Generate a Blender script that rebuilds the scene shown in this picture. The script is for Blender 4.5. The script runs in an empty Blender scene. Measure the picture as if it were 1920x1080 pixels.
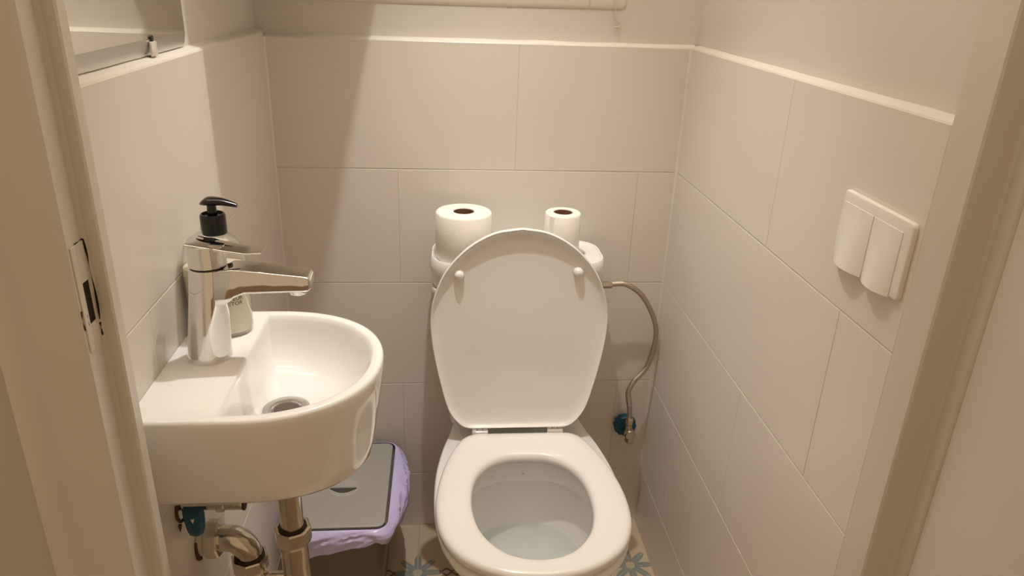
import bpy, bmesh, math, random
from mathutils import Vector, Matrix, noise
random.seed(7)
S = bpy.context.scene
C = S.collection

# ------------------------------------------------------------------ camera
cam_d = bpy.data.cameras.new('camera')
cam = bpy.data.objects.new('camera', cam_d); C.objects.link(cam)
cam_d.sensor_width = 36.0
cam_d.lens = 36.0 * 1385.92 / 1920.0
cam_d.clip_start = 0.01
Rt, Up, Bk = (0.9957610, -0.0853846, 0.0341985), (0.0015248, 0.3870814, 0.9220443), (-0.0919660, -0.9180836, 0.3855707)
cam.matrix_world = Matrix(((Rt[0], Up[0], Bk[0], 0.336185), (Rt[1], Up[1], Bk[1], -1.494065),
                           (Rt[2], Up[2], Bk[2], 1.276501), (0, 0, 0, 1)))
S.camera = cam

# ------------------------------------------------------------------ light
W = bpy.data.worlds.new('hall_light'); S.world = W
W.use_nodes = True
W.node_tree.nodes['Background'].inputs[0].default_value = (1.0, 0.71, 0.43, 1)
W.node_tree.nodes['Background'].inputs[1].default_value = 0.50
ld = bpy.data.lights.new('ceiling_downlight', 'SPOT')
ld.energy = 36.0
ld.spot_size = math.radians(75)
ld.spot_blend = 1.0
ld.color = (1.0, 0.97, 0.94)
ld.shadow_soft_size = 0.012
lo = bpy.data.objects.new('ceiling_downlight', ld); C.objects.link(lo)
lo.location = (0.372, -0.383, 1.95)
ld2 = bpy.data.lights.new('ceiling_bounce_fill', 'SPOT')  # added fill aimed upwards; its ceiling bounce lifts the shaded walls
ld2.energy = 50.0; ld2.spot_size = math.radians(165); ld2.spot_blend = 0.5; ld2.color = ld.color; ld2.shadow_soft_size = ld.shadow_soft_size
lo2 = bpy.data.objects.new('ceiling_bounce_fill', ld2); C.objects.link(lo2); lo2.location = lo.location; lo2.rotation_euler.x = math.pi
S.view_settings.view_transform = 'Standard'
S.view_settings.look = 'None'
S.view_settings.gamma = 1.0
S.view_settings.use_curve_mapping = False
S.view_settings.exposure = 0.0

RW = 0.825          # right wall tile face
LEDGE = 1.162       # top of the tiling
CEIL = 2.50

# ------------------------------------------------------------------ materials
def new_mat(name):
    m = bpy.data.materials.new(name); m.use_nodes = True
    nt = m.node_tree
    return m, nt, nt.nodes['Principled BSDF']

def mat(name, col, rough=0.4, metal=0.0, bump=0.0, bscale=40.0, var=0.0, vscale=6.0, coat=0.0, **kw):
    m, nt, b = new_mat(name)
    b.inputs['Base Color'].default_value = (*col, 1)
    b.inputs['Roughness'].default_value = rough
    b.inputs['Metallic'].default_value = metal
    b.inputs['Coat Weight'].default_value = coat
    for k, v in kw.items():
        b.inputs[k.replace('_', ' ')].default_value = v
    tc = nt.nodes.new('ShaderNodeNewGeometry')
    if var:
        n = nt.nodes.new('ShaderNodeTexNoise'); n.inputs['Scale'].default_value = vscale; n.inputs['Detail'].default_value = 3
        nt.links.new(tc.outputs['Position'], n.inputs['Vector'])
        r = nt.nodes.new('ShaderNodeMix'); r.data_type = 'RGBA'
        r.inputs[6].default_value = (*[c * (1 - var) for c in col], 1)
        r.inputs[7].default_value = (*[min(1, c * (1 + var)) for c in col], 1)
        nt.links.new(n.outputs['Fac'], r.inputs[0])
        nt.links.new(r.outputs[2], b.inputs['Base Color'])
    if bump:
        n = nt.nodes.new('ShaderNodeTexNoise'); n.inputs['Scale'].default_value = bscale; n.inputs['Detail'].default_value = 4
        nt.links.new(tc.outputs['Position'], n.inputs['Vector'])
        bp = nt.nodes.new('ShaderNodeBump'); bp.inputs['Strength'].default_value = bump; bp.inputs['Distance'].default_value = 0.002
        nt.links.new(n.outputs['Fac'], bp.inputs['Height'])
        nt.links.new(bp.outputs['Normal'], b.inputs['Normal'])
    return m

M = {}
M['tile'] = mat('wall_tile_glaze', (0.755, 0.705, 0.64), 0.30, bump=0.05, bscale=5, var=0.015)
M['grout'] = mat('grout', (0.74, 0.68, 0.60), 0.8, bump=0.2, bscale=300)
M['plaster'] = mat('painted_plaster', (0.69, 0.65, 0.59), 0.55, bump=0.12, bscale=30, var=0.02)
M['ceiling'] = mat('ceiling_paint', (0.80, 0.73, 0.63), 0.8, bump=0.1)
M['frame'] = mat('frame_gloss_paint', (0.67, 0.63, 0.555), 0.35, bump=0.15, bscale=14, var=0.03, vscale=9)
M['door'] = mat('door_paint', (0.72, 0.68, 0.62), 0.4, bump=0.05, bscale=20)
M['hall'] = mat('hall_wall_paint', (0.55, 0.51, 0.44), 0.7, bump=0.1)
M['ceramic'] = mat('sanitary_ceramic', (0.86, 0.845, 0.82), 0.07, coat=0.3)
M['seat'] = mat('seat_lacquer', (0.86, 0.835, 0.805), 0.14, coat=0.2)
M['plastic'] = mat('switch_plastic', (0.86, 0.83, 0.79), 0.25)
M['chrome'] = mat('chrome', (0.80, 0.79, 0.78), 0.06, 1.0)
M['oldchrome'] = mat('worn_chrome', (0.62, 0.57, 0.49), 0.16, 1.0, bump=0.25, bscale=60, var=0.18, vscale=45)
M['seal'] = mat('dark_rubber', (0.025, 0.014, 0.010), 0.5)
M['black'] = mat('black_plastic', (0.008, 0.007, 0.007), 0.18)
M['blue'] = mat('blue_knob', (0.004, 0.075, 0.14), 0.35)
M['rust'] = mat('rusty_metal', (0.10, 0.045, 0.018), 0.7, 0.3, bump=0.5, bscale=200, var=0.4, vscale=150)
M['paper'] = mat('tissue_paper', (0.90, 0.86, 0.79), 0.95, bump=0.35, bscale=160)
M['card'] = mat('cardboard', (0.20, 0.10, 0.055), 0.9)
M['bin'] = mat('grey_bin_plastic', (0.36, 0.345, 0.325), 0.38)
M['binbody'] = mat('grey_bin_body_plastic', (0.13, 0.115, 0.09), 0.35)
M['bag'] = mat('lilac_bin_bag', (0.62, 0.56, 0.90), 0.25, bump=0.9, bscale=55)
M['cream'] = mat('cream_soap', (0.88, 0.82, 0.64), 0.5)
M['ink'] = mat('label_ink', (0.03, 0.03, 0.025), 0.5)
M['greyink'] = mat('grey_print', (0.42, 0.38, 0.35), 0.5)
M['rail'] = mat('cream_rail', (0.78, 0.72, 0.63), 0.4, bump=0.1, bscale=80)
M['cord'] = mat('cotton_cord', (0.70, 0.64, 0.54), 0.9)
M['hole'] = mat('cavity_shade', (0.012, 0.006, 0.005), 0.9)  # near-black colour stands in for the shade inside hole and gaps
M['silver'] = mat('mirror_silver', (0.80, 0.80, 0.74), 0.01, 1.0)
M['hose'] = mat('braided_steel', (0.58, 0.50, 0.40), 0.28, 1.0, bump=0.6, bscale=900, var=0.2, vscale=300)
M['hinge'] = mat('chrome_hinge', (0.66, 0.64, 0.61), 0.12, 1.0)
M['drain'] = mat('brushed_drain', (0.62, 0.60, 0.58), 0.22, 0.9)

m, nt, b = new_mat('clear_plastic')          # thin clear shell: see-through with a gloss
tr = nt.nodes.new('ShaderNodeBsdfTransparent'); tr.inputs[0].default_value = (0.95, 0.95, 0.94, 1)
gl = nt.nodes.new('ShaderNodeBsdfGlossy'); gl.inputs['Roughness'].default_value = 0.04
lw = nt.nodes.new('ShaderNodeLayerWeight'); lw.inputs[0].default_value = 0.22
mx = nt.nodes.new('ShaderNodeMixShader')
nt.links.new(lw.outputs['Facing'], mx.inputs[0]); nt.links.new(tr.outputs[0], mx.inputs[1]); nt.links.new(gl.outputs[0], mx.inputs[2])
nt.links.new(mx.outputs[0], nt.nodes['Material Output'].inputs[0])
M['clear'] = m
m, nt, b = new_mat('still_water')
tr = nt.nodes.new('ShaderNodeBsdfTransparent'); tr.inputs[0].default_value = (0.93, 0.95, 0.96, 1)
gl = nt.nodes.new('ShaderNodeBsdfGlossy'); gl.inputs['Roughness'].default_value = 0.02
fr = nt.nodes.new('ShaderNodeFresnel'); fr.inputs[0].default_value = 1.33
mx = nt.nodes.new('ShaderNodeMixShader')
nt.links.new(fr.outputs[0], mx.inputs[0]); nt.links.new(tr.outputs[0], mx.inputs[1]); nt.links.new(gl.outputs[0], mx.inputs[2])
nt.links.new(mx.outputs[0], nt.nodes['Material Output'].inputs[0])
M['water'] = m

def floor_material():                         # beige cement tile with grey leaf stars at the corners and a brown border
    m, nt, b = new_mat('patterned_floor_tile')
    N, L = nt.nodes, nt.links
    def ma(op, a, bb=None, c=None):
        n = N.new('ShaderNodeMath'); n.operation = op
        for i, v in enumerate((a, bb, c)):
            if v is None: continue
            if isinstance(v, (int, float)): n.inputs[i].default_value = v
            else: L.new(v, n.inputs[i])
        return n.outputs[0]
    g = N.new('ShaderNodeNewGeometry'); sp = N.new('ShaderNodeSeparateXYZ'); L.new(g.outputs['Position'], sp.inputs[0])
    T = 0.25
    def wrap(o, off):
        f = ma('FRACT', ma('ADD', ma('DIVIDE', ma('SUBTRACT', o, off), T), 40.5))
        return ma('MULTIPLY', ma('SUBTRACT', f, 0.5), T)
    u, v = wrap(sp.outputs[0], 0.275), wrap(sp.outputs[1], -0.165)
    r = ma('SQRT', ma('ADD', ma('MULTIPLY', u, u), ma('MULTIPLY', v, v)))
    th = ma('ARCTAN2', v, u)
    pet = ma('ABSOLUTE', ma('COSINE', ma('MULTIPLY', th, 4.0)))
    lim = ma('ADD', 0.022, ma('MULTIPLY', ma('POWER', pet, 1.6), 0.034))
    star = ma('LESS_THAN', r, lim)
    vein = ma('LESS_THAN', ma('ABSOLUTE', ma('SINE', ma('MULTIPLY', th, 4.0))), ma('MULTIPLY', r, 2.5))
    au, av = ma('ABSOLUTE', u), ma('ABSOLUTE', v)
    mn, mxx = ma('MINIMUM', au, av), ma('MAXIMUM', au, av)
    wav = ma('MULTIPLY', ma('SINE', ma('MULTIPLY', mxx, 260.0)), 0.004)
    band = ma('MULTIPLY', ma('LESS_THAN', ma('ABSOLUTE', ma('SUBTRACT', ma('ADD', av, wav), 0.006)), 0.0028), ma('GREATER_THAN', au, 0.050))
    core = ma('LESS_THAN', r, 0.011)
    no = N.new('ShaderNodeTexNoise'); no.inputs['Scale'].default_value = 60; L.new(g.outputs['Position'], no.inputs['Vector'])
    def mix(f, a, c):
        n = N.new('ShaderNodeMix'); n.data_type = 'RGBA'
        L.new(f, n.inputs[0])
        for i, x in ((6, a), (7, c)):
            if isinstance(x, tuple): n.inputs[i].default_value = (*x, 1)
            else: L.new(x, n.inputs[i])
        return n.outputs[2]
    base = mix(no.outputs['Fac'], (0.56, 0.44, 0.31), (0.64, 0.52, 0.38))
    leaf = mix(vein, (0.26, 0.27, 0.25), (0.40, 0.40, 0.37))
    c = mix(star, base, leaf)
    c = mix(core, c, (0.55, 0.46, 0.34))
    c = mix(band, c, (0.16, 0.10, 0.06))
    L.new(c, b.inputs['Base Color']); b.inputs['Roughness'].default_value = 0.45
    return m
M['floor'] = floor_material()

# ------------------------------------------------------------------ helpers
def tag(o, label=None, cat=None, group=None, kind=None):
    if label: o['label'] = label
    if cat: o['category'] = cat
    if group: o['group'] = group
    if kind: o['kind'] = kind
    return o

def obj(name, bm, material, parent=None, smooth=None, loc=None):
    me = bpy.data.meshes.new(name)
    bmesh.ops.recalc_face_normals(bm, faces=bm.faces)
    bm.to_mesh(me); bm.free()
    me.materials.append(M[material] if isinstance(material, str) else material)
    if smooth is not None:
        for p in me.polygons: p.use_smooth = True
        me.set_sharp_from_angle(angle=math.radians(smooth))
    o = bpy.data.objects.new(name, me); C.objects.link(o)
    if parent:
        o.parent = parent
        o.matrix_parent_inverse = Matrix.Translation(-parent.location)
    return o

def thing(name, label, cat, loc, group=None):
    o = bpy.data.objects.new(name, None); C.objects.link(o)
    o.location = loc; o.empty_display_size = 0.05
    return tag(o, label, cat, group)

def add_box(bm, x0, x1, y0, y1, z0, z1, bev=0.0, seg=2):
    r = bmesh.ops.create_cube(bm, size=1.0, matrix=Matrix.Translation(((x0+x1)/2, (y0+y1)/2, (z0+z1)/2)) @ Matrix.Diagonal((x1-x0, y1-y0, z1-z0, 1)))
    if bev:
        es = {e for v in r['verts'] for e in v.link_edges}
        bmesh.ops.bevel(bm, geom=list(es), offset=bev, segments=seg, profile=0.5, affect='EDGES')
    return bm

def box(*a, **k): return add_box(bmesh.new(), *a, **k)

def loft(bm, rings, close=True, cap0=False, cap1=False):
    vs = [[bm.verts.new(p) for p in r] for r in rings]
    n = len(rings[0])
    for a, b_ in zip(vs, vs[1:]):
        for i in range(n if close else n - 1):
            j = (i + 1) % n
            bm.faces.new((a[i], a[j], b_[j], b_[i]))
    if cap0: bm.faces.new(vs[0][::-1])
    if cap1: bm.faces.new(vs[-1])
    return vs

def lathe(bm, prof, cx, cy, n=40, cap0=True, cap1=True, axis='z', cz=0.0):
    rings = []
    for r, h in prof:
        ring = []
        for i in range(n):
            a = 2 * math.pi * i / n
            c, s = r * math.cos(a), r * math.sin(a)
            if axis == 'z': ring.append((cx + c, cy + s, h))
            elif axis == 'x': ring.append((h, cy + c, cz + s))
            else: ring.append((cx + c, h, cz + s))
        rings.append(ring)
    loft(bm, rings, True, cap0, cap1)
    return bm

def prism(bm, poly, z0, z1):
    loft(bm, [[(x, y, z0) for x, y in poly], [(x, y, z1) for x, y in poly]], True, True, True)
    return bm

def catmull(pts, n=10, closed=False):
    P = [Vector(p) for p in pts]; out = []
    N_ = len(P)
    for i in range(N_ if closed else N_ - 1):
        if closed: a, b_, c, d = P[(i-1) % N_], P[i], P[(i+1) % N_], P[(i+2) % N_]
        else: a, b_, c, d = P[max(i-1, 0)], P[i], P[i+1], P[min(i+2, N_-1)]
        for k in range(n):
            t = k / n
            out.append(0.5 * ((2*b_) + (c-a)*t + (2*a-5*b_+4*c-d)*t*t + (3*b_-a-3*c+d)*t**3))
    if not closed: out.append(P[-1])
    return out

def tube(bm, pts, r, n=12, cap=True):
    pts = [Vector(p) for p in pts]
    rings = []; up = None
    for i, p in enumerate(pts):
        d = (pts[min(i+1, len(pts)-1)] - pts[max(i-1, 0)]).normalized()
        if up is None:
            up = Vector((0, 0, 1)) if abs(d.z) < 0.9 else Vector((1, 0, 0))
        up = (up - d * up.dot(d)).normalized()
        s = d.cross(up)
        rr = r(i / (len(pts)-1)) if callable(r) else r
        rings.append([p + (up * math.cos(2*math.pi*k/n) + s * math.sin(2*math.pi*k/n)) * rr for k in range(n)])
    loft(bm, rings, True, cap, cap)
    return bm

def rrect(x0, x1, y0, y1, r, n=6):
    out = []
    for cx, cy, a0 in ((x1-r, y0+r, -90), (x1-r, y1-r, 0), (x0+r, y1-r, 90), (x0+r, y0+r, 180)):
        for k in range(n+1):
            a = math.radians(a0 + 90*k/n)
            out.append((cx + r*math.cos(a), cy + r*math.sin(a)))
    return out

# ------------------------------------------------------------------ the setting
def struct(name, bm, material, label, smooth=None):
    return tag(obj(name, bm, material, None, smooth), label, None, None, 'structure')

REC = 0.018          # plaster above the tiles is set back this far
GD = 0.0012          # grout depth

# back wall
bm = bmesh.new()
add_box(bm, -0.12, 0.95, GD, 0.12, 0.0, LEDGE - 0.004)
wall_back = struct('wall_back', bm, 'grout', 'white tiled back wall behind the toilet')
bm = box(-0.12, 0.95, REC, 0.12, LEDGE - 0.002, CEIL)
o = obj('plaster_panel', bm, 'plaster', wall_back)
# left wall
bm = box(-0.12, -GD, -0.845, 0.0, 0.0, LEDGE + 0.005)
wall_left = struct('wall_left', bm, 'grout', 'white tiled left wall carrying the hand basin')
obj('plaster_panel', box(-0.12, -REC, -0.845, REC, LEDGE - 0.002, CEIL), 'plaster', wall_left)
# right wall
bm = box(RW + GD, 0.95, -0.815, 0.0, 0.0, LEDGE - 0.004)
wall_right = struct('wall_right', bm, 'grout', 'white tiled right wall carrying the light switch')
obj('plaster_panel', box(RW + REC, 0.95, -0.815, REC, LEDGE - 0.002, CEIL), 'plaster', wall_right)

# sloped ledges on top of the tiling
def ledge(name, fn, a0, a1, label):
    prof = [(0.0006, LEDGE - 0.004), (0.0006, LEDGE - 0.001), (0.002, LEDGE + 0.0010), (0.007, LEDGE + 0.0026), (REC + 0.002, LEDGE + 0.0055), (REC + 0.002, LEDGE - 0.004)]
    n = 24
    rings = []
    for k in range(n + 1):
        a = a0 + (a1 - a0) * k / n
        rings.append([fn(a, d, z + 0.0010 * noise.noise((a * 14, 3.1, hash(name) % 7)) * (i in (1, 2, 3, 4))) for i, (d, z) in enumerate(prof)])
    bm = bmesh.new(); loft(bm, rings, True, True, True)
    struct(name, bm, 'plaster', label, 40)
ledge('trim_1', lambda a, d, z: (a, d, z), -0.01, RW + 0.01, 'plaster ledge on top of the back wall tiles')
ledge('trim_2', lambda a, d, z: (RW + d, a, z), -0.815, 0.01, 'plaster ledge on top of the right wall tiles')
ledge('trim_3', lambda a, d, z: (-d, a, z + 0.009), -0.845, 0.01, 'plaster ledge on top of the left wall tiles below the mirror')

# wall tiles, 25 x 50 cm in running bond: each its own piece
ROWS = [(LEDGE - 0.25 * (k + 1), LEDGE - 0.25 * k) for k in range(4)] + [(0.0, LEDGE - 1.0)]
tile_cache = {}
def tile_mesh(w, h):
    key = (round(w, 4), round(h, 4))
    if key not in tile_cache:
        e, t = 0.0007, 0.004
        bm = bmesh.new()
        def ring(i, d): return [(i, d, i), (w - i, d, i), (w - i, d, h - i), (i, d, h - i)]
        loft(bm, [ring(0, t), ring(0, 0.0005), ring(e, 0.0)], True, True, True)
        bmesh.ops.recalc_face_normals(bm, faces=bm.faces)
        me = bpy.data.meshes.new('tile'); bm.to_mesh(me); bm.free(); me.materials.append(M['tile'])
        tile_cache[key] = me
    return tile_cache[key]
def lay(wall, lo_, hi, joints, place, top=0.0):
    g = 0.0009; gx = 0.00035
    for k, (z0, z1) in enumerate(ROWS):
        j = joints[k % 2]
        if k == 0: z1 += top
        xs = sorted({lo_, hi} | {j + 0.5 * i for i in range(-4, 5) if lo_ + 0.004 < j + 0.5 * i < hi - 0.004})
        for a, b_ in zip(xs, xs[1:]):
            o = bpy.data.objects.new('tile', tile_mesh(b_ - a - 2 * gx, z1 - z0 - 2 * g)); C.objects.link(o)
            o.parent = wall
            place(o, a + gx, b_ - gx, z0 + g)
def pl_back(o, a, b_, z): o.location = (a, 0, z)
def pl_right(o, a, b_, z): o.location = (RW, b_, z); o.rotation_euler.z = -math.pi / 2
def pl_left(o, a, b_, z): o.location = (0, a, z); o.rotation_euler.z = math.pi / 2
lay(wall_back, 0.0, RW, (0.483, 0.243), pl_back)
lay(wall_right, -0.815, 0.0, (-0.468, -0.699), pl_right)
lay(wall_left, -0.845, 0.0, (-0.378, -0.690), pl_left, 0.009)

# grout beads in the two corners
for wl, x in ((wall_left, 0.0), (wall_right, RW)):
    bm = bmesh.new(); sx = 1 if x == 0 else -1
    prism(bm, [(x - sx * 0.001, 0.001), (x + sx * 0.0042, 0.0003), (x + sx * 0.0016, -0.0016), (x - sx * 0.0003, -0.0042)], 0.0, LEDGE - 0.001)
    obj('corner_bead', bm, 'tile', wl, 60)

# floor: patterned 25 cm tiles
struct('floor_hall', box(-1.3, 2.0, -2.6, -0.87, -0.10, 0.004), mat('hall_floor_wood', (0.30, 0.21, 0.14), 0.4, var=0.3, vscale=12), 'dark hall floor in front of the toilet room')
floor = struct('floor', box(-0.12, 0.95, -0.87, 0.12, -0.10, 0.0050), mat('floor_grout', (0.52, 0.42, 0.30), 0.8), 'tiled floor of the toilet room')
T = 0.25
xs = [0.0] + [0.275 + T * k - 0.25 for k in range(0, 4) if 0 < 0.275 + T * k - 0.25 < RW] + [RW]
ys = [-0.845, -0.665, -0.415, -0.165, 0.0]
for a, b_ in zip(xs, xs[1:]):
    for c, d in zip(ys, ys[1:]):
        bm = bmesh.new()
        e = 0.0008
        loft(bm, [[(x, y, z) for x, y in ((a+i, c+i), (b_-i, c+i), (b_-i, d-i), (a+i, d-i))] for i, z in ((e, 0.0), (e, 0.0056), (e * 2, 0.0064))], True, True, True)
        obj('floor_tile', bm, 'floor', floor)
# ceiling, door wall, unseen upper left box added to cast the slanted shadow
struct('ceiling', box(-0.12, 0.95, -0.90, 0.12, CEIL, CEIL + 0.08), 'ceiling', 'white ceiling of the toilet room')
struct('wall_front', box(-0.12, 0.95, -0.888, -0.815, 2.06, CEIL), 'plaster', 'wall above the door opening')
struct('wall_shadow_box', box(-REC, 0.2595, -0.379, REC, 1.450, CEIL), 'plaster', 'unseen upper left box added to cast the slanted wall shadow')
struct('wall_hall', box(-1.3, -0.0475, -0.884, -0.80, 0.0, CEIL), 'hall', 'plain hall wall beside the door casing')

# door frame
poly = [(RW, -0.815), (RW, -0.860), (RW + 0.002, -0.862), (0.848, -0.862), (0.856, -0.865), (0.858, -0.868), (0.858, -0.886), (0.862, -0.889), (0.96, -0.889), (0.96, -0.815)]
struct('trim_4', prism(bmesh.new(), poly, 0.0, 2.06), 'frame', 'cream painted door frame post right of the opening', 25)
poly = [(-0.12, -0.845), (0.0395, -0.845), (0.041, -0.8465), (0.041, -0.860), (0.0395, -0.862), (0.0300, -0.862), (0.0265, -0.8645), (0.0265, -0.890), (0.0235, -0.893),
        (-0.012, -0.893), (-0.019, -0.8945), (-0.024, -0.897), (-0.031, -0.898), (-0.040, -0.896), (-0.047, -0.893), (-0.047, -0.87), (-0.12, -0.87)]
frame_l = struct('trim_5', prism(bmesh.new(), poly, 0.0, 2.06), 'frame', 'cream painted door frame post with the strike plate left of the opening', 25)
struct('trim_6', box(0.041, RW, -0.889, -0.845, 2.03, 2.06), 'frame', 'cream painted head of the door frame')
bm = box(0.8592, 0.8992, -1.66, -0.8893, 0.012, 2.03, bev=0.002)
struct('door_1', bm, 'door', 'open cream door standing right of the camera')

# strike plate let into the left post
sp = thing('strike_plate', 'painted over metal strike plate with dark latch hole on left door post', 'strike plate', (0.0265, -0.875, 0.963))
def wob(pts, a=0.0007):
    return [(x, y + a * noise.noise((z * 130, i * 3.3, 1.7)), z) for i, (x, y, z) in enumerate(pts)]
bm = bmesh.new()
px0, px1 = 0.0262, 0.0278
for y0, y1, z0, z1 in ((-0.8875, -0.8790, 0.9605, 1.0575), (-0.8672, -0.8648, 0.9605, 1.0575), (-0.8792, -0.8670, 1.0225, 1.0575), (-0.8792, -0.8670, 0.9605, 0.984)):
    add_box(bm, px0, px1, y0, y1, z0, z1, bev=0.0004, seg=1)
obj('plate', bm, 'frame', sp, 30)
obj('latch_hole_shade', box(0.0262, 0.0268, -0.8795, -0.8668, 0.982, 1.024), 'hole', sp)  # solid dark piece, no real cavity: the hole's shade is its colour
def crack(pts, r):
    bm = bmesh.new(); tube(bm, catmull(pts, 5), lambda t: r * (0.55 + 0.45 * math.sin(9 * t + 1)), 6)
    return bm
obj('gap_line', crack([(0.0275, -0.8642, 1.058), (0.0285, -0.8636, 1.045), (0.0285, -0.8638, 1.03), (0.029, -0.8632, 1.012), (0.029, -0.8634, 0.995), (0.0285, -0.8634, 0.982)], 0.0011), 'hole', sp)
obj('gap_line', crack([(0.0275, -0.8642, 1.0585), (0.0274, -0.872, 1.0585), (0.0270, -0.879, 1.058)], 0.0005), 'hole', sp)
obj('gap_line', crack([(0.0282, -0.8636, 0.979), (0.0284, -0.8636, 0.966)], 0.0009), 'hole', sp)
obj('rust_spot', crack([(0.0268, -0.889, 1.001), (0.0268, -0.8896, 0.990), (0.0266, -0.888, 0.982)], 0.0008), 'rust', sp)
obj('rust_spot', crack([(0.0276, -0.882, 0.994), (0.0276, -0.8825, 0.984)], 0.0006), 'rust', sp)

# ------------------------------------------------------------------ toilet
TX = 0.4925
def half_ring(half, n=64):
    """half: list of (w, y) from back centre round one side to front centre; returns closed symmetric loop of (dx, y)."""
    pts = catmull([(w, y, 0) for w, y in half], 12)
    L_ = [0.0]
    for a, b_ in zip(pts, pts[1:]): L_.append(L_[-1] + (b_ - a).length)
    out = []
    k = 0
    for i in range(n + 1):
        s = L_[-1] * i / n
        while k < len(L_) - 2 and L_[k+1] < s: k += 1
        t = (s - L_[k]) / max(1e-9, L_[k+1] - L_[k])
        q = pts[k].lerp(pts[k+1], t)
        out.append((max(0.0, q.x), q.y))
    return out + [(-x, y) for x, y in out[-2:0:-1]]

toilet = thing('toilet', 'white close-coupled toilet with lid and seat, lid raised', 'toilet', (TX, -0.30, 0.0064))
rim = half_ring([(0, -0.10), (0.09, -0.10), (0.128, -0.105), (0.136, -0.14), (0.146, -0.19), (0.160, -0.245), (0.172, -0.32), (0.175, -0.40), (0.170, -0.47), (0.155, -0.53), (0.122, -0.58), (0.07, -0.608), (0.0, -0.618)], 72)
inn = half_ring([(0, -0.285), (0.05, -0.288), (0.090, -0.315), (0.117, -0.37), (0.124, -0.43), (0.115, -0.49), (0.090, -0.54), (0.05, -0.566), (0.0, -0.572)], 72)
def sc(loop, fx, y0, fy, z): return [(TX + x * fx, y0 + (y - y0) * fy, z) for x, y in loop]
bm = bmesh.new()
rings = []
F0 = 0.0064
rings.append(sc(rim, 0.60, -0.20, 0.64, F0))
rings.append(sc(rim, 0.61, -0.20, 0.645, F0 + 0.02))
rings.append(sc(rim, 0.57, -0.19, 0.62, 0.09))
rings.append(sc(rim, 0.56, -0.18, 0.64, 0.16))
rings.append(sc(rim, 0.64, -0.17, 0.72, 0.23))
rings.append(sc(rim, 0.78, -0.15, 0.84, 0.30))
rings.append(sc(rim, 0.91, -0.14, 0.94, 0.35))
rings.append(sc(rim, 0.975, -0.12, 0.985, 0.375))
rings.append(sc(rim, 1.0, -0.12, 1.0, 0.39))
rings.append(sc(rim, 0.995, -0.12, 0.997, 0.398))
rings.append(sc(rim, 0.97, -0.13, 0.985, 0.402))
rings.append(sc(inn, 1.03, -0.43, 1.02, 0.402))
rings.append(sc(inn, 1.0, -0.43, 1.0, 0.397))
rings.append(sc(inn, 0.99, -0.43, 0.99, 0.375))
rings.append(sc(inn, 0.985, -0.43, 0.985, 0.354))
rings.append(sc(inn, 1.005, -0.43, 1.0, 0.349))
rings.append(sc(inn, 1.06, -0.43, 1.04, 0.346))
rings.append(sc(inn, 1.05, -0.43, 1.035, 0.325))
rings.append(sc(inn, 0.99, -0.43, 0.99, 0.28))
rings.append(sc(inn, 0.90, -0.43, 0.94, 0.24))
rings.append(sc(inn, 0.72, -0.42, 0.80, 0.205))
rings.append(sc(inn, 0.48, -0.41, 0.55, 0.175))
rings.append(sc(inn, 0.30, -0.40, 0.32, 0.15))
loft(bm, rings, True, True, True)
obj('bowl', bm, 'ceramic', toilet, 50)
# little holes under the rim
for dx, z in ((-0.062, 0.378), (0.0, 0.368), (0.066, 0.381)):
    w = abs(dx)
    y = -0.2905 - (0.018 if w > 0.03 else 0)
    bm = bmesh.new(); lathe(bm, [(0.0001, y - 0.0012), (0.0022, y - 0.0006), (0.0026, y + 0.002)], TX + dx, 0, 12, True, True, 'y', z)
    obj('water_drop', bm, 'ceramic', toilet, 60)
# tank
bm = bmesh.new()
def rr3(x0, x1, y0, y1, r, z): return [(x, y, z) for x, y in rrect(x0, x1, y0, y1, r)]
rings = [rr3(0.350, 0.621, -0.155, -0.012, 0.03, 0.395), rr3(0.338, 0.633, -0.158, -0.012, 0.035, 0.47), rr3(0.326, 0.645, -0.153, -0.012, 0.04, 0.60), rr3(0.320, 0.651, -0.155, -0.012, 0.042, 0.685),
         rr3(0.312, 0.659, -0.158, -0.010, 0.045, 0.692), rr3(0.310, 0.661, -0.159, -0.008, 0.046, 0.697), rr3(0.312, 0.659, -0.158, -0.010, 0.045, 0.703), rr3(0.325, 0.646, -0.16, -0.03, 0.04, 0.704)]
loft(bm, rings, True, True, True)
tank = obj('tank', bm, 'ceramic', toilet, 50)
bm = bmesh.new()
X0, X1, Y0, Y1 = 0.3085, 0.6625, -0.159, -0.004
def lr(i, z, r=0.052): return rr3(X0 + i, X1 - i, Y0 + i, Y1 - i, r - i * 0.6, z)
rings = [lr(0.010, 0.7045), lr(0.006, 0.7055), lr(0.004, 0.711), lr(0.002, 0.732), lr(0.000, 0.742), lr(0.0010, 0.752), lr(0.0025, 0.7600), lr(0.0045, 0.7640), lr(0.0065, 0.7640), lr(0.0085, 0.7605), lr(0.0110, 0.7588), lr(0.016, 0.7584), lr(0.06, 0.758)]
loft(bm, rings, True, True, True)
tlid = obj('tank_lid', bm, 'ceramic', toilet, 50)
# faint maker's mark on the tank lid, too small to read
bm = bmesh.new()
for k in range(4):
    x = 0.6095 + k * 0.0042
    add_box(bm, x, x + 0.0030, -0.0785, -0.0720, 0.7650 if False else 0.7583, 0.7590)
obj('printed_mark', bm, 'greyink', tlid)

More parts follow.
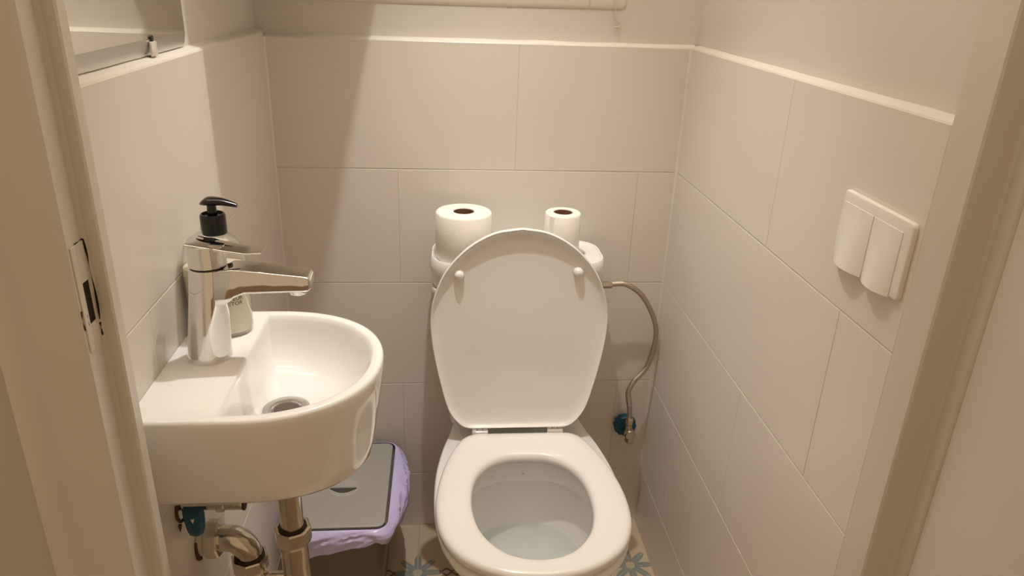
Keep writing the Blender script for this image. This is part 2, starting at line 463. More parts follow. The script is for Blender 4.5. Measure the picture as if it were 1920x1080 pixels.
# seat
so = half_ring([(0, -0.224), (0.07, -0.224), (0.100, -0.226), (0.118, -0.238), (0.132, -0.262), (0.145, -0.295), (0.159, -0.345), (0.1685, -0.40), (0.1705, -0.455), (0.163, -0.51), (0.140, -0.558), (0.103, -0.592), (0.055, -0.614), (0.0, -0.621)], 72)
si = half_ring([(0, -0.301), (0.04, -0.305), (0.073, -0.325), (0.097, -0.364), (0.1065, -0.418), (0.103, -0.475), (0.088, -0.520), (0.060, -0.556), (0.03, -0.573), (0.0, -0.578)], 72)
def blend(a, b_, t, z): return [(TX + p[0] + (q[0] - p[0]) * t, p[1] + (q[1] - p[1]) * t, z) for p, q in zip(a, b_)]
bm = bmesh.new()
prof = [(0.06, 0.4065), (0.0, 0.409), (-0.01, 0.414), (0.0, 0.420), (0.05, 0.4245), (0.14, 0.4265), (0.35, 0.427), (0.6, 0.4262), (0.8, 0.4248), (0.92, 0.4222), (0.975, 0.4185), (0.997, 0.4135), (1.0, 0.409), (0.98, 0.4065)]
loft(bm, [blend(so, si, t, z) for t, z in prof] + [blend(so, si, 0.06, 0.4065)])
bmesh.ops.remove_doubles(bm, verts=bm.verts, dist=1e-6)
obj('seat', bm, 'seat', toilet, 60)

# raised lid: dished underside with a lip
LX, LY, LZ, LA = 0.484, -0.212, 0.432, math.radians(5.6)
def lp(dx, s, n):      # n: out of the underside, towards the camera
    return (LX + dx, LY + s * math.sin(LA) - n * math.cos(LA), LZ + s * math.cos(LA) + n * math.sin(LA))
lo_half = [(0, 0.0), (0.07, 0.0), (0.100, 0.001), (0.119, 0.012), (0.139, 0.042), (0.154, 0.095), (0.168, 0.165), (0.174, 0.225), (0.168, 0.275), (0.145, 0.331), (0.103, 0.378), (0.052, 0.407), (0.0, 0.416)]
lo_ = half_ring(lo_half, 72)
cy = 0.19
def lidring(f, n): return [lp(x * f, cy + (s - cy) * f, n) for x, s in lo_]
bm = bmesh.new()
rings = [lidring(0.45, -0.0125), lidring(0.75, -0.0118), lidring(0.90, -0.0100), lidring(0.965, -0.007), lidring(0.992, -0.001), lidring(1.0, 0.006), lidring(0.997, 0.0105), lidring(0.989, 0.0120), lidring(0.981, 0.0108), lidring(0.968, 0.005), lidring(0.94, 0.0020), lidring(0.88, 0.0000), lidring(0.78, -0.0018), lidring(0.62, -0.0032), lidring(0.4, -0.0040), lidring(0.15, -0.0042)]
loft(bm, rings, True, True, True)
lid = obj('lid', bm, 'seat', toilet, 50)
for dx, s in ((-0.1185, 0.322), (0.1115, 0.328)):
    bm = bmesh.new()
    P = [(0.0098, -0.008), (0.0098, 0.003), (0.0090, 0.0075), (0.0070, 0.0105), (0.004, 0.0122), (0.0005, 0.0128)]
    rg = []
    for r, n in P:
        rg.append([lp(dx + r * math.cos(2*math.pi*k/20), s + r * math.sin(2*math.pi*k/20), n) for k in range(20)])
    loft(bm, rg, True, True, True)
    obj('lid_bumper', bm, 'seat', lid, 60)
# hinges
for hx in (0.409, 0.5625):
    bm = bmesh.new()
    for k in range(3):
        lathe(bm, [(0.0052, hx - 0.0165 + k * 0.011 + 0.0004), (0.0058, hx - 0.0165 + k * 0.011 + 0.001), (0.0058, hx - 0.0165 + k * 0.011 + 0.010), (0.0052, hx - 0.0165 + k * 0.011 + 0.0106)], 0, -0.2185, 16, True, True, 'x', 0.4285)
    add_box(bm, hx - 0.016, hx + 0.016, -0.226, -0.2225, 0.419, 0.431)
    add_box(bm, hx - 0.006, hx + 0.006, -0.2225, -0.2155, 0.4015, 0.427)
    obj('hinge', bm, 'hinge', toilet, 40)

# water in the bowl
bm = bmesh.new()
pts = [bm.verts.new(q) for q in sc(inn, 0.915, -0.43, 0.945, 0.247)]
bm.faces.new(pts)
tag(obj('toilet_water', bm, 'water'), 'still water standing in the white toilet bowl', 'water')

# ------------------------------------------------------------------ toilet rolls
def roll(name, label, x, y, r, z0, z1, core):
    t = thing(name, label, 'toilet roll', (x, y, z0), 'toilet rolls on the tank')
    bm = bmesh.new(); n = 56
    prof = [(core + 0.0006, z0), (r - 0.0015, z0), (r, z0 + 0.002), (r + 0.0003, (z0 + z1) / 2), (r, z1 - 0.003), (r - 0.003, z1), (r * 0.75, z1 + 0.0006), (core + 0.002, z1 + 0.0003), (core + 0.0006, z1 - 0.002)]
    rings = []
    for rr, h in prof:
        rings.append([(x + (rr + (0.0005 * noise.noise((math.cos(2*math.pi*i/n) * 2 + x * 40, math.sin(2*math.pi*i/n) * 2, h * 20)) if rr > core + 0.01 else 0)) * math.cos(2*math.pi*i/n),
                       y + (rr + (0.0005 * noise.noise((math.cos(2*math.pi*i/n) * 2 + x * 40, math.sin(2*math.pi*i/n) * 2, h * 20)) if rr > core + 0.01 else 0)) * math.sin(2*math.pi*i/n), h) for i in range(n)])
    rings.append(rings[0])
    loft(bm, rings)
    bmesh.ops.remove_doubles(bm, verts=bm.verts, dist=1e-7)
    obj('paper', bm, 'paper', t, 45)
    bm = bmesh.new()
    lathe(bm, [(core + 0.0005, z0 + 0.0004), (core + 0.0005, z1 - 0.001), (core - 0.0008, z1 - 0.001), (core - 0.0008, z0 + 0.0004)], x, y, 40, False, False)
    obj('cardboard_core', bm, 'card', t, 45)
roll('toilet_roll', 'full white toilet roll on the left end of the tank', 0.3755, -0.095, 0.0555, 0.7595, 0.853, 0.0195)
roll('toilet_roll', 'half used slim toilet roll on the right end of the tank', 0.5735, -0.092, 0.0360, 0.7590, 0.852, 0.0180)

# ------------------------------------------------------------------ water supply of the tank
hs = thing('supply_hose', 'braided steel hose curving from the tank to the wall valve', 'hose', (0.77, -0.045, 0.33))
path = [(0.672, -0.052, 0.678), (0.700, -0.051, 0.6795), (0.729, -0.049, 0.677), (0.768, -0.044, 0.648), (0.802, -0.040, 0.589), (0.8105, -0.039, 0.538), (0.798, -0.039, 0.470), (0.772, -0.041, 0.434), (0.7595, -0.044, 0.404), (0.765, -0.046, 0.375), (0.7685, -0.048, 0.340)]
bm = bmesh.new(); tube(bm, catmull(path, 10), 0.0058, 12)
obj('braid', bm, 'hose', hs, 60)
bm = bmesh.new(); lathe(bm, [(0.0105, 0.6612), (0.0105, 0.674), (0.0078, 0.6755), (0.0078, 0.694), (0.0066, 0.696)], 0, -0.052, 6, True, True, 'x', 0.678)
obj('hose_nut', bm, 'oldchrome', hs, 30)
bm = bmesh.new(); tube(bm, [(0.7605, -0.0445, 0.398), (0.763, -0.0455, 0.384), (0.765, -0.046, 0.374)], 0.0070, 12)
obj('hose_sleeve', bm, 'hinge', hs, 40)
bm = bmesh.new(); lathe(bm, [(0.0068, 0.322), (0.0092, 0.324), (0.0092, 0.337), (0.0068, 0.340)], 0.769, -0.048, 6)
obj('hose_nut', bm, 'oldchrome', hs, 30)

av = thing('angle_valve', 'chrome angle valve with round blue knob on the wall right of the toilet', 'valve', (0.769, 0.0, 0.298))
bm = bmesh.new()
nn = 48
def knob(y, f): return [(0.7675 + f * (0.0262 + 0.0012 * math.cos(12 * 2*math.pi*i/nn)) * math.cos(2*math.pi*i/nn), y, 0.3005 + f * (0.0262 + 0.0012 * math.cos(12 * 2*math.pi*i/nn)) * math.sin(2*math.pi*i/nn)) for i in range(nn)]
loft(bm, [knob(-0.008, 0.93), knob(-0.009, 1.0), knob(-0.024, 1.0), knob(-0.0265, 0.94), knob(-0.0265, 0.35)], True, True, True)
obj('knob', bm, 'blue', av, 40)
bm = bmesh.new()
lathe(bm, [(0.0085, -0.001), (0.0085, -0.034), (0.0125, -0.036), (0.0125, -0.058), (0.010, -0.061)], 0.771, 0, 20, True, True, 'y', 0.298)
lathe(bm, [(0.0078, 0.298), (0.0078, 0.322)], 0.769, -0.048, 16)
lathe(bm, [(0.0080, 0.272), (0.0115, 0.276), (0.0115, 0.292), (0.009, 0.296)], 0.7735, -0.050, 6)
obj('body', bm, 'oldchrome', av, 35)

# ------------------------------------------------------------------ hand basin
bs = thing('hand_basin', 'white D-shaped ceramic hand basin mounted on the left wall', 'basin', (0.0, -0.656, 0.69))
YC, X0B = -0.656, 0.105
NS, NA, NW = 8, 56, 14
def dloop(hy, rx, x_in, z, e=2.15, yc=YC, x0=X0B):
    out = []
    for k in range(NS): out.append((x_in + (x0 - x_in) * k / NS, yc - hy, z))
    for k in range(NA + 1):
        a = -math.pi / 2 + math.pi * k / NA
        c, s = math.cos(a), math.sin(a)
        out.append((x0 + rx * abs(c) ** (2 / e), yc + hy * math.copysign(abs(s) ** (2 / e), s), z))
    for k in range(NS): out.append((x0 + (x_in - x0) * (k + 1) / NS, yc + hy, z))
    for k in range(1, NW): out.append((x_in, yc + hy - 2 * hy * k / NW, z))
    return out
bm = bmesh.new()
xb = 0.0004
rings = [dloop(0.060, 0.085, xb, 0.6925), dloop(0.096, 0.124, xb, 0.6905), dloop(0.105, 0.133, xb, 0.6925), dloop(0.110, 0.137, xb, 0.699), dloop(0.1165, 0.141, xb, 0.72),
         dloop(0.131, 0.148, xb, 0.765), dloop(0.141, 0.153, xb, 0.800), dloop(0.1445, 0.1548, xb, 0.820), dloop(0.1442, 0.1545, xb, 0.8265), dloop(0.1425, 0.153, xb, 0.8295), dloop(0.139, 0.150, xb, 0.8305)]
lip = dloop(0.1315, 0.1425, 0.0885, 0.8302)
lip2 = dloop(0.1295, 0.1405, 0.0905, 0.8290)
rings += [lip, lip2]
DX, DY, DR = 0.133, -0.650, 0.0295
def circ(z, r):
    out = []
    for q in lip:
        a = math.atan2(q[1] - DY, q[0] - DX - 0.012)
        out.append((DX + r * math.cos(a), DY + r * math.sin(a), z))
    return out
c0 = circ(0.75, DR)
for k, z in ((0.035, 0.8225), (0.075, 0.812), (0.14, 0.797), (0.24, 0.781), (0.38, 0.7685), (0.55, 0.7600), (0.75, 0.7545), (0.92, 0.7515), (1.0, 0.7505)):
    rings.append([(a[0] + (c[0] - a[0]) * k, a[1] + (c[1] - a[1]) * k, z) for a, c in zip(lip2, c0)])
loft(bm, rings, True, True, True)
obj('bowl', bm, 'ceramic', bs, 55)
dr = thing('drain_strainer', 'round metal drain with dark opening in the bottom of the hand basin', 'drain', (DX, DY, 0.7505))
bm = bmesh.new(); lathe(bm, [(0.0305, 0.7512), (0.0300, 0.7535), (0.027, 0.7545), (0.019, 0.7535), (0.0175, 0.7515)], DX, DY, 40, True, True)
obj('flange', bm, 'drain', dr, 40)
bm = bmesh.new(); lathe(bm, [(0.0165, 0.7518), (0.0165, 0.7524)], DX, DY, 32)
obj('opening', bm, mat('drain_shadow', (0.10, 0.07, 0.05), 0.5), dr)

# ------------------------------------------------------------------ tap
FX, FY, FZ = 0.0575, -0.648, 0.8305
tp = thing('basin_mixer_tap', 'chrome single lever mixer tap on the basin ledge', 'tap', (FX, FY, FZ))
def tapring(r, z, n=48):          # the body leans a little away from the wall
    c = 0.0460 + (z - FZ) * 0.095
    return [(c + r * math.cos(2*math.pi*i/n), FY + r * math.sin(2*math.pi*i/n), z) for i in range(n)]
bm = bmesh.new(); loft(bm, [tapring(0.0268, FZ), tapring(0.0268, FZ + 0.002), tapring(0.0262, FZ + 0.004), tapring(0.0240, 0.88), tapring(0.0222, 0.915), tapring(0.0216, 0.948), tapring(0.0206, 0.9495)], True, True, True)
obj('body', bm, 'chrome', tp, 40)
bm = bmesh.new(); lathe(bm, [(0.0200, 0.9490), (0.0200, 0.9522)], FX, FY, 40)
obj('seam_ring', bm, 'seal', tp, 40)
bm = bmesh.new()
def spr(x, zt, zb, w, rr_):
    return [(x, FY + yy, zz) for yy, zz in rrect(-w, w, zb, zt, rr_, 4)]
rings = [spr(FX + 0.002, 0.9480, 0.903, 0.0185, 0.003), spr(0.078, 0.9505, 0.9070, 0.0185, 0.003), spr(0.088, 0.9515, 0.9155, 0.0183, 0.003), spr(0.100, 0.9508, 0.9205, 0.0180, 0.003), spr(0.135, 0.9465, 0.9215, 0.0172, 0.003),
         spr(0.168, 0.9425, 0.9220, 0.0165, 0.003), spr(0.175, 0.9405, 0.9230, 0.0160, 0.0028), spr(0.1775, 0.937, 0.9260, 0.0145, 0.0025)]
loft(bm, rings, True, True, True)
obj('spout', bm, 'chrome', tp, 35)
bm = bmesh.new(); lathe(bm, [(0.0105, 0.9235), (0.0105, 0.9165), (0.0095, 0.9150), (0.0070, 0.9155)], 0.160, FY, 28)
obj('aerator', bm, 'chrome', tp, 40)
bm = bmesh.new()
nn = 48
def capring(r, z, sl): return [(FX + r * math.cos(2*math.pi*i/nn), FY + r * math.sin(2*math.pi*i/nn), z + sl * r * math.cos(2*math.pi*i/nn)) for i in range(nn)]
loft(bm, [capring(0.0206, 0.9515, 0), capring(0.0216, 0.9525, 0), capring(0.0218, 0.9770, -0.10), capring(0.0210, 0.9785, -0.10), capring(0.012, 0.9792, -0.10)], True, True, True)
hd = obj('lever_cap', bm, 'chrome', tp, 40)
bm = bmesh.new()
rings = []
for k in range(15):
    t = k / 14
    x = FX - 0.017 + t * 0.083
    w = 0.0190 - 0.0060 * t
    zc = 0.9815 - 0.0125 * min(1.0, t * 1.25) + 0.0045 * max(0.0, t - 0.55) ** 1.5
    th = 0.0034 * (1 - 0.5 * t)
    rings.append([(x, FY + yy, zc + zz) for yy, zz in rrect(-w, w, -th / 2, th / 2, th * 0.45, 3)])
loft(bm, rings, True, True, True)
obj('lever_blade', bm, 'chrome', tp, 40)

# ------------------------------------------------------------------ soap dispenser
BX, BY, BZ = 0.0420, -0.574, 0.8308
bt = thing('soap_dispenser', 'clear soap bottle with cream label and black pump behind the tap', 'soap bottle', (BX, BY, BZ))
def oval(a, b_, z, n=56, e=2.3):
    out = []
    for i in range(n):
        t = 2 * math.pi * i / n
        c, s = math.cos(t), math.sin(t)
        out.append((BX + a * math.copysign(abs(c) ** (2/e), c), BY + b_ * math.copysign(abs(s) ** (2/e), s), z))
    return out
def rnd(r, z, n=56): return [(BX + r * math.cos(2*math.pi*i/n), BY + r * math.sin(2*math.pi*i/n), z) for i in range(n)]
bm = bmesh.new()
loft(bm, [oval(0.036, 0.024, BZ), oval(0.0385, 0.0265, BZ + 0.0015), oval(0.0398, 0.0278, BZ + 0.006), oval(0.0400, 0.028, 0.90), oval(0.0398, 0.0278, 0.925), oval(0.0385, 0.027, 0.938), oval(0.035, 0.025, 0.950), oval(0.028, 0.021, 0.9595), oval(0.019, 0.0165, 0.9655, e=2.05), rnd(0.0125, 0.9675), rnd(0.0120, 0.975)], True, True, False)
obj('bottle', bm, 'clear', bt, 50)
bm = bmesh.new()
loft(bm, [oval(0.0375, 0.0258, BZ + 0.0045), oval(0.0390, 0.0270, BZ + 0.008), oval(0.0392, 0.0272, 0.90), oval(0.0390, 0.0270, 0.921), oval(0.0385, 0.0266, 0.9225)], True, True, True)
obj('soap', bm, 'cream', bt, 50)
bm = bmesh.new(); lathe(bm, [(0.0150, 0.9665), (0.0155, 0.968), (0.0155, 0.990), (0.0140, 0.9925), (0.0125, 0.9925), (0.0125, 0.9900), (0.0062, 0.9900), (0.0055, 1.004)], BX + 0.0050, BY, 36)
pm = obj('pump_collar', bm, 'black', bt, 40)
bm = bmesh.new()
rings = []
for k in range(15):
    t = k / 14
    x = BX - 0.0085 + t * 0.0445
    w = max(0.0015, 0.0100 * math.sin(min(1, t * 4 + 0.16) * math.pi / 2) * (1 - 0.62 * max(0, t - 0.3) / 0.7))
    ht = 0.0098 * math.sin(min(1.0, t * 3.2 + 0.18) * math.pi / 2) * (1 - 0.5 * max(0, (t - 0.35) / 0.65) ** 1.4)
    zb = 1.0035 - 0.0030 * max(0, (t - 0.6) / 0.4)
    rings.append([(x, BY + w * math.cos(2*math.pi*i/20), zb + ht * 0.5 + ht * 0.55 * math.sin(2*math.pi*i/20)) for i in range(20)])
loft(bm, rings, True, True, True)
obj('pump_head', bm, 'black', bt, 50)
bm = bmesh.new(); lathe(bm, [(0.003, 0.845), (0.003, 0.968)], BX + 0.002, BY, 12)
obj('dip_tube', bm, 'clear', bt, 50)
# label text wrapped round the bottle front
def label_text(body, s0, z, size):
    cu = bpy.data.curves.new('label_text', 'FONT'); cu.body = body; cu.size = size; cu.resolution_u = 2
    to = bpy.data.objects.new('tmp_text', cu); C.objects.link(to)
    dg = bpy.context.evaluated_depsgraph_get()
    me = bpy.data.meshes.new_from_object(to.evaluated_get(dg))
    C.objects.unlink(to); bpy.data.objects.remove(to)
    loop = oval(0.0402, 0.0282, 0, 400)
    # walk counter-clockwise from the leftmost point along the front
    fr = [q for q in loop[200:400]]
    L_ = [0.0]
    for a, b_ in zip(fr, fr[1:]): L_.append(L_[-1] + math.hypot(b_[0]-a[0], b_[1]-a[1]))
    for v in me.vertices:
        s = s0 + v.co.x
        k = max(0, min(len(L_) - 2, next((i for i in range(len(L_) - 1) if L_[i+1] >= s), len(L_) - 2)))
        t = (s - L_[k]) / (L_[k+1] - L_[k])
        v.co = (fr[k][0] + (fr[k+1][0] - fr[k][0]) * t, fr[k][1] + (fr[k+1][1] - fr[k][1]) * t, z + v.co.y)
    me.materials.clear(); me.materials.append(M['ink'])
    o = bpy.data.objects.new('label_text', me); C.objects.link(o)
    o.parent = bt; o.matrix_parent_inverse = Matrix.Translation(-bt.location)
    return L_[-1]
label_text('PROTECTEUR', 0.0480, 0.8828, 0.0074)
label_text('PROTETOR', 0.0552, 0.8760, 0.0074)

# ------------------------------------------------------------------ trap and stop valve under the basin
tr_ = thing('basin_trap', 'tarnished chrome bottle-neck trap with nuts under the basin', 'drain trap', (0.124, -0.65, 0.40))
PX, PY = 0.126, -0.652
bm = bmesh.new(); lathe(bm, [(0.0160, 0.535), (0.0160, 0.6915)], PX, PY, 32); obj('tailpipe', bm, 'oldchrome', tr_, 40)
bm = bmesh.new(); lathe(bm, [(0.0190, 0.5605), (0.0190, 0.5655), (0.0162, 0.5660)], PX, PY, 32); obj('rubber_seal', bm, 'seal', tr_, 40)
def nut(x, y, z0, z1, r, n=8, mt='oldchrome'):
    bm = bmesh.new()
    lathe(bm, [(r * 0.80, z0), (r * 0.90, z0 + 0.001), (r, z0 + (z1 - z0) * 0.30), (r, z1 - 0.002), (r * 0.93, z1), (r * 0.80, z1 - 0.0005), (r * 0.80, z1 - 0.004)], x, y, n, True, True)
    return bm
obj('slip_nut', nut(PX, PY, 0.536, 0.5645, 0.0255), 'oldchrome', tr_, 30)
EX = 0.063
bm = bmesh.new()
path = [(PX, PY, 0.540), (PX, PY, 0.50), (PX, PY, 0.455), (PX - 0.008, PY, 0.435), (PX - 0.022, PY, 0.424), ((PX + EX) / 2, PY, 0.421), (EX + 0.022, PY, 0.424), (EX + 0.008, PY, 0.435), (EX, PY, 0.455), (EX, PY, 0.495)]
tube(bm, catmull(path, 6), 0.0190, 28); obj('u_bend', bm, 'oldchrome', tr_, 50)
bm = bmesh.new(); tube(bm, [(EX, PY, 0.476), (PX, PY, 0.476)], 0.0075, 14); obj('brace_pipe', bm, 'oldchrome', tr_, 50)
bm = bmesh.new()
path = [(0.004, PY, 0.5470), (0.020, PY, 0.5470), (0.034, PY, 0.5470), (0.047, PY, 0.5440), (0.057, PY, 0.5350), (0.0625, PY, 0.5240), (EX, PY, 0.512), (EX, PY, 0.490)]
tube(bm, catmull(path, 8), 0.0182, 28); obj('elbow_pipe', bm, 'oldchrome', tr_, 50)
obj('slip_nut', nut(EX, PY, 0.4905, 0.5155, 0.0255), 'oldchrome', tr_, 30)
bm = bmesh.new(); lathe(bm, [(0.0205, 0.5145), (0.0205, 0.5180), (0.0182, 0.5185)], EX, PY, 28); obj('rubber_seal', bm, 'seal', tr_, 40)
bm = bmesh.new(); lathe(bm, [(0.0225, 0.0085), (0.0258, 0.0100), (0.0268, 0.013), (0.0268, 0.0255), (0.0250, 0.0280), (0.0200, 0.0285)], 0, PY, 8, True, True, 'x', 0.5470); obj('wall_nut', bm, 'oldchrome', tr_, 30)
bm = bmesh.new(); lathe(bm, [(0.0225, 0.0008), (0.0225, 0.0090)], 0, PY, 24, True, True, 'x', 0.5470); obj('wall_sleeve', bm, 'frame', tr_, 40)
bm = bmesh.new(); tube(bm, catmull([(0.0016, PY - 0.0215, 0.558), (0.0018, PY - 0.024, 0.546), (0.0018, PY - 0.021, 0.532), (0.0016, PY - 0.014, 0.525)], 5), lambda t: 0.0016 + 0.0016 * t, 8); obj('rust_streak', bm, 'rust', tr_, 50)

sv = thing('stop_valve', 'small chrome stop valve with blue handle on the wall under the basin', 'valve', (0.0, -0.70, 0.645))
VY, VZ = -0.700, 0.6440
bm = bmesh.new()
lathe(bm, [(0.0085, 0.0008), (0.0075, 0.004), (0.0075, 0.046), (0.0105, 0.047), (0.0105, 0.0555), (0.0082, 0.057), (0.0082, 0.0800)], 0, VY, 20, True, True, 'x', VZ)
obj('body', bm, 'oldchrome', sv, 35)
bm = bmesh.new(); lathe(bm, [(0.0090, 0.0795), (0.0090, 0.0822), (0.006, 0.083)], 0, VY, 20, True, True, 'x', VZ); obj('end_cap', bm, 'seal', sv, 35)
bm = bmesh.new()
prof = [(0.0125, 0.6460), (0.0130, 0.640), (0.0124, 0.628), (0.0108, 0.616), (0.0085, 0.6085), (0.005, 0.6060)]
rings = []
for r, z in prof:
    rings.append([(0.0205 + r * (1 + 0.06 * math.cos(8 * 2*math.pi*i/40)) * math.cos(2*math.pi*i/40), VY - 0.012 + 0.75 * r * (1 + 0.06 * math.cos(8 * 2*math.pi*i/40)) * math.sin(2*math.pi*i/40), z) for i in range(40)])
loft(bm, rings, True, True, True)
hdl = obj('handle', bm, 'blue', sv, 45)
bm = bmesh.new()
loft(bm, [[(0.0200, y, 0.6385), (0.0245, y, 0.6385), (0.0225, y, 0.6325)] for y in (VY - 0.0232, VY - 0.0216)], True, True, True)
obj('pale_triangle', bm, 'plastic', hdl)
bm = bmesh.new(); tube(bm, catmull([(0.002, VY - 0.012, 0.652), (0.0022, VY - 0.017, 0.640), (0.004, VY - 0.014, 0.629), (0.006, VY - 0.006, 0.627)], 6), 0.0021, 8); obj('rusty_ring', bm, 'rust', sv, 50)
bm = bmesh.new(); tube(bm, [(0.0018, VY - 0.012, 0.622), (0.0016, VY - 0.013, 0.612)], lambda t: 0.0022 * (1 - t) + 0.0004, 8); obj('rust_mark', bm, 'rust', sv, 50)

# ------------------------------------------------------------------ waste bin
bn = thing('waste_bin', 'grey swing-lid waste bin lined with a lilac bag beside the toilet', 'bin', (0.128, -0.184, 0.0064))
bx0, bx1, by0, by1, bz = 0.034, 0.222, -0.326, -0.040, 0.279
def br(i, z, r=0.022, s=1.0):
    cx, cy_ = (bx0 + bx1) / 2, (by0 + by1) / 2
    return [(cx + (x - cx) * s, cy_ + (y - cy_) * s, z) for x, y in rrect(bx0 + i, bx1 - i, by0 + i, by1 - i, r)]
bm = bmesh.new()
loft(bm, [br(0.0, 0.0064, 0.03, 0.80), br(0.0, 0.012, 0.03, 0.82), br(0, 0.15, 0.026, 0.91), br(0, 0.250, 0.024, 1.0), br(0, 0.268, 0.024, 1.01), br(0.006, 0.268, 0.022, 1.0)], True, True, True)
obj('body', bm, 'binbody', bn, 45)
bm = bmesh.new()
loft(bm, [br(0.004, 0.264, 0.016), br(0.002, 0.276, 0.016), br(0.0025, 0.2790, 0.016), br(0.005, 0.2802, 0.015), br(0.012, 0.2802, 0.012)], True, True, True)
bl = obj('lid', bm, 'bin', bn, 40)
# finger hole on the lid: a low ring with a tilted flap and a dark slot
HX, HY = 0.1265, -0.202
bm = bmesh.new(); lathe(bm, [(0.0325, 0.2800), (0.0320, 0.2808), (0.0308, 0.2809), (0.0302, 0.2803), (0.004, 0.2803)], HX, HY, 40)
obj('grip_disc', bm, mat('grey_grip_plastic', (0.40, 0.385, 0.365), 0.35), bl, 30)
bm = bmesh.new()
pts_a = [(HX - 0.0280 + 0.056 * k / 16, HY - 0.004) for k in range(17)]
pts_b = [(x, HY - 0.004 - 0.0130 * math.sin(math.pi * k / 16) - 0.0003) for k, (x, y) in enumerate(pts_a)]
poly = pts_b + pts_a[::-1][1:-1]
prism(bm, poly, 0.2803, 0.28085)
obj('grip_slot', bm, mat('grip_shadow_plastic', (0.06, 0.055, 0.05), 0.5), bl)
bm = bmesh.new(); add_box(bm, HX - 0.0275, HX + 0.0275, HY - 0.004, HY + 0.0015, 0.2803, 0.2835, bev=0.001)
obj('grip_bar', bm, 'bin', bl, 40)
# bag: crumpled skirt folded over the rim
bm = bmesh.new()
nb = 220
base = rrect(bx0, bx1, by0, by1, 0.020, 12)
pts = [Vector((x, y, 0)) for x, y in base]; L_ = [0.0]
for i in range(len(pts)): L_.append(L_[-1] + (pts[(i+1) % len(pts)] - pts[i]).length)
def rimpt(s):
    s %= L_[-1]; k = 0
    while L_[k+1] < s: k += 1
    a, b_ = pts[k], pts[(k+1) % len(pts)]
    q = a.lerp(b_, (s - L_[k]) / max(1e-9, L_[k+1] - L_[k])); d = (b_ - a).normalized()
    return q, Vector((d.y, -d.x, 0))
rows = 16
rings = []
for j in range(rows + 1):
    t = j / rows
    ring = []
    for i in range(nb):
        s = L_[-1] * i / nb
        q, nrm = rimpt(s)
        fx = (q.x - bx0) / (bx1 - bx0); fy = (q.y - by0) / (by1 - by0)
        right = max(0.0, nrm.x) ; front = max(0.0, -nrm.y)
        bulge = 0.008 + right * (0.028 * math.sin(math.pi * min(1, max(0, 1.06 - fy))) ** 0.8 )+ front * 0.004
        drop = 0.012 + front * (0.008 + 0.050 * (1 - fx)) + right * 0.030 + max(0.0, -nrm.x) * 0.05 + max(0.0, nrm.y) * 0.02
        prof = math.sin(min(1.0, t * 1.6) * math.pi / 2)
        out = 0.0035 + bulge * prof - 0.006 * max(0, t - 0.6)
        z = 0.2775 + 0.004 * math.sin(t * math.pi) * (1 - t) - drop * t ** 1.25
        nv = noise.noise((s * 13, t * 2.0, 4.0)) * 0.007 + noise.noise((s * 42, t * 4.0, 9.0)) * 0.0022
        cr = abs(noise.noise((s * 20 + t * 3.4, t * 3.0, 2.0))) * 1.6
        out += (nv + 0.006 * (0.3 - cr)) * min(1, t * 2.2)
        z += 0.0025 * noise.noise((s * 14, t * 3, 17.0)) * t
        out = max(out, 0.0035)
        ring.append(q + nrm * out + Vector((0, 0, z)))
    rings.append(ring)
loft(bm, rings)
bag = obj('bin_bag', bm, 'bag', bn, 65)
sm = bag.modifiers.new('thickness', 'SOLIDIFY'); sm.thickness = 0.0004

# ------------------------------------------------------------------ light switch
sw = thing('light_switch', 'white double rocker light switch on the right wall', 'light switch', (RW, -0.735, 1.013))
sy0, sy1, sz0, sz1 = -0.8065, -0.6640, 0.9705, 1.0575
bm = bmesh.new()
def sring(i, x, r=0.006): return [(x, y, z) for y, z in rrect(sy0 + i, sy1 - i, sz0 + i, sz1 - i, max(0.001, r - i), 5)]
loft(bm, [sring(0, RW - 0.0003), sring(0, RW - 0.0045), sring(0.0008, RW - 0.0056), sring(0.002, RW - 0.0060), sring(0.012, RW - 0.0060)], True, True, True)
obj('frame_plate', bm, 'plastic', sw, 40)
mid = (sy0 + sy1) / 2
for a, b_ in ((sy0 + 0.0145, mid - 0.0012), (mid + 0.0012, sy1 - 0.0065)):
    bm = bmesh.new()
    nu, nv_ = 16, 14
    z0, z1 = sz0 - 0.0005, sz1 - 0.0135
    def depth(u, v):       # v: 0 bottom, 1 top
        bul = 1 - (2 * u - 1) ** 2
        return 0.0060 + 0.0010 + 0.0085 * (1 - v) ** 1.2 * bul
    front = [[bm.verts.new((RW - depth(i / nu, j / nv_), a + (b_ - a) * i / nu, z0 + (z1 - z0) * j / nv_)) for i in range(nu + 1)] for j in range(nv_ + 1)]
    back = [[bm.verts.new((RW - 0.0056, a + (b_ - a) * i / nu, z0 + (z1 - z0) * j / nv_)) for i in range(nu + 1)] for j in (0, nv_)]
    for j in range(nv_):
        for i in range(nu):
            bm.faces.new((front[j][i], front[j][i+1], front[j+1][i+1], front[j+1][i]))
    for i in range(nu):
        bm.faces.new((front[0][i], back[0][i], back[0][i+1], front[0][i+1]))
        bm.faces.new((front[nv_][i], front[nv_][i+1], back[1][i+1], back[1][i]))
    for i in (0, nu):
        bm.faces.new([front[j][i] for j in range(nv_ + 1)] + [back[1][i], back[0][i]])
    bm.faces.new(back[0] + back[1][::-1])
    obj('rocker', bm, 'plastic', sw, 35)

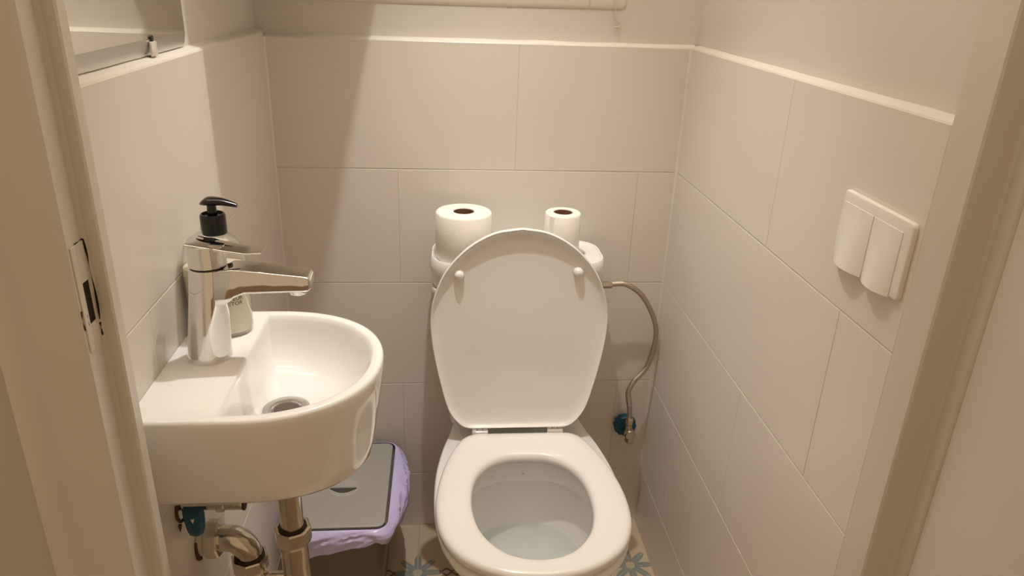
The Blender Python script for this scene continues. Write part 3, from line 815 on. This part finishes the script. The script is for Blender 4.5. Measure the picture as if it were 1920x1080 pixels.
# ------------------------------------------------------------------ mirror
mr = thing('wall_mirror', 'frameless mirror on the ledge above the hand basin', 'mirror', (-0.015, -0.60, LEDGE + 0.008))
my0, my1, mz0, mz1 = -0.826, -0.404, LEDGE + 0.0150, 1.80
bm = bmesh.new()
def mring(i, x): return [(x, my0 + i, mz0 + i), (x, my1 - i, mz0 + i), (x, my1 - i, mz1 - i), (x, my0 + i, mz1 - i)]
a_ = [(-REC + 0.0004, y, z) for x, y, z in mring(0, 0)]
b2 = [(-0.0155, y, z) for x, y, z in mring(0, 0)]
c2 = [(-0.0115, my0 + 0.002, mz0 + 0.019), (-0.0115, my1 - 0.002, mz0 + 0.019), (-0.0115, my1 - 0.002, mz1 - 0.019), (-0.0115, my0 + 0.002, mz1 - 0.019)]
loft(bm, [a_, b2, c2], True, True, True)
obj('glass', bm, 'silver', mr)
bm = bmesh.new()
loft(bm, [[(-0.0156, my0 + 0.001, mz0 + 0.0003), (-0.0156, my1 - 0.001, mz0 + 0.0003), (-0.0120, my1 - 0.002, mz0 + 0.0185), (-0.0120, my0 + 0.002, mz0 + 0.0185)], [(-0.0150, my0 + 0.001, mz0 + 0.0003), (-0.0150, my1 - 0.001, mz0 + 0.0003), (-0.0111, my1 - 0.002, mz0 + 0.0185), (-0.0111, my0 + 0.002, mz0 + 0.0185)]], True, True, True)
obj('lower_bevel', bm, mat('bevel_glass', (0.66, 0.64, 0.62), 0.30, 1.0), mr)
bm = bmesh.new()
add_box(bm, -0.0115, -0.0085, -0.541, -0.523, mz0 - 0.001, mz0 + 0.016, bev=0.001)
clip = obj('clip', bm, mat('clip_plastic', (0.70, 0.66, 0.62), 0.2), mr, 40)
bm = bmesh.new(); lathe(bm, [(0.0035, -0.0116), (0.0035, -0.0095)], 0, -0.532, 16, True, True, 'x', mz0 + 0.0195); obj('screw', bm, 'seal', clip)

# ------------------------------------------------------------------ rail with pull cord on the back wall
rl = thing('wall_rail', 'cream round rail with pull cord across the top of the back wall', 'rail', (0.35, 0.0, 1.245))
RZ = 1.2480
def rail_piece(name, x0, x1, ry, rz, m_, ends=0.0):
    bm = bmesh.new(); n = 24; K = 30
    rings = []
    for k in range(K + 1):
        x = x0 + (x1 - x0) * k / K
        f = 1.0 if not ends else min(1.0, 0.55 + (x1 - x) / ends)
        sag = -0.0015 * math.sin(math.pi * min(1, max(0, x / 0.62))) - 0.0004 * noise.noise((x * 60, 1, 1))
        rings.append([(x, REC + ry * f * math.cos(2*math.pi*i/n), RZ + sag + rz * (1 if f == 1 else 0.5 + 0.5 * f) * math.sin(2*math.pi*i/n)) for i in range(n)])
    loft(bm, rings, True, True, True)
    obj(name, bm, m_, rl, 50)
rail_piece('rail', -0.005, 0.6150, 0.0055, 0.0200, 'rail')
rail_piece('joint', 0.6152, 0.6183, 0.0045, 0.0192, 'cord')
rail_piece('end_sleeve', 0.6185, 0.6895, 0.0055, 0.0200, 'rail', 0.012)
bm = bmesh.new(); tube(bm, catmull([(0.6655, 0.0095, 1.30), (0.6655, 0.0095, 1.262), (0.6668, 0.0095, 1.236), (0.669, 0.0110, 1.217), (0.672, 0.0115, 1.209), (0.6785, 0.0120, 1.2045), (0.6805, 0.0120, 1.200), (0.6765, 0.0112, 1.1965), (0.668, 0.0105, 1.1965)], 6), lambda t: 0.0012 + 0.0008 * max(0, t - 0.75) * 4, 8)
obj('pull_cord', bm, 'cord', rl, 50)
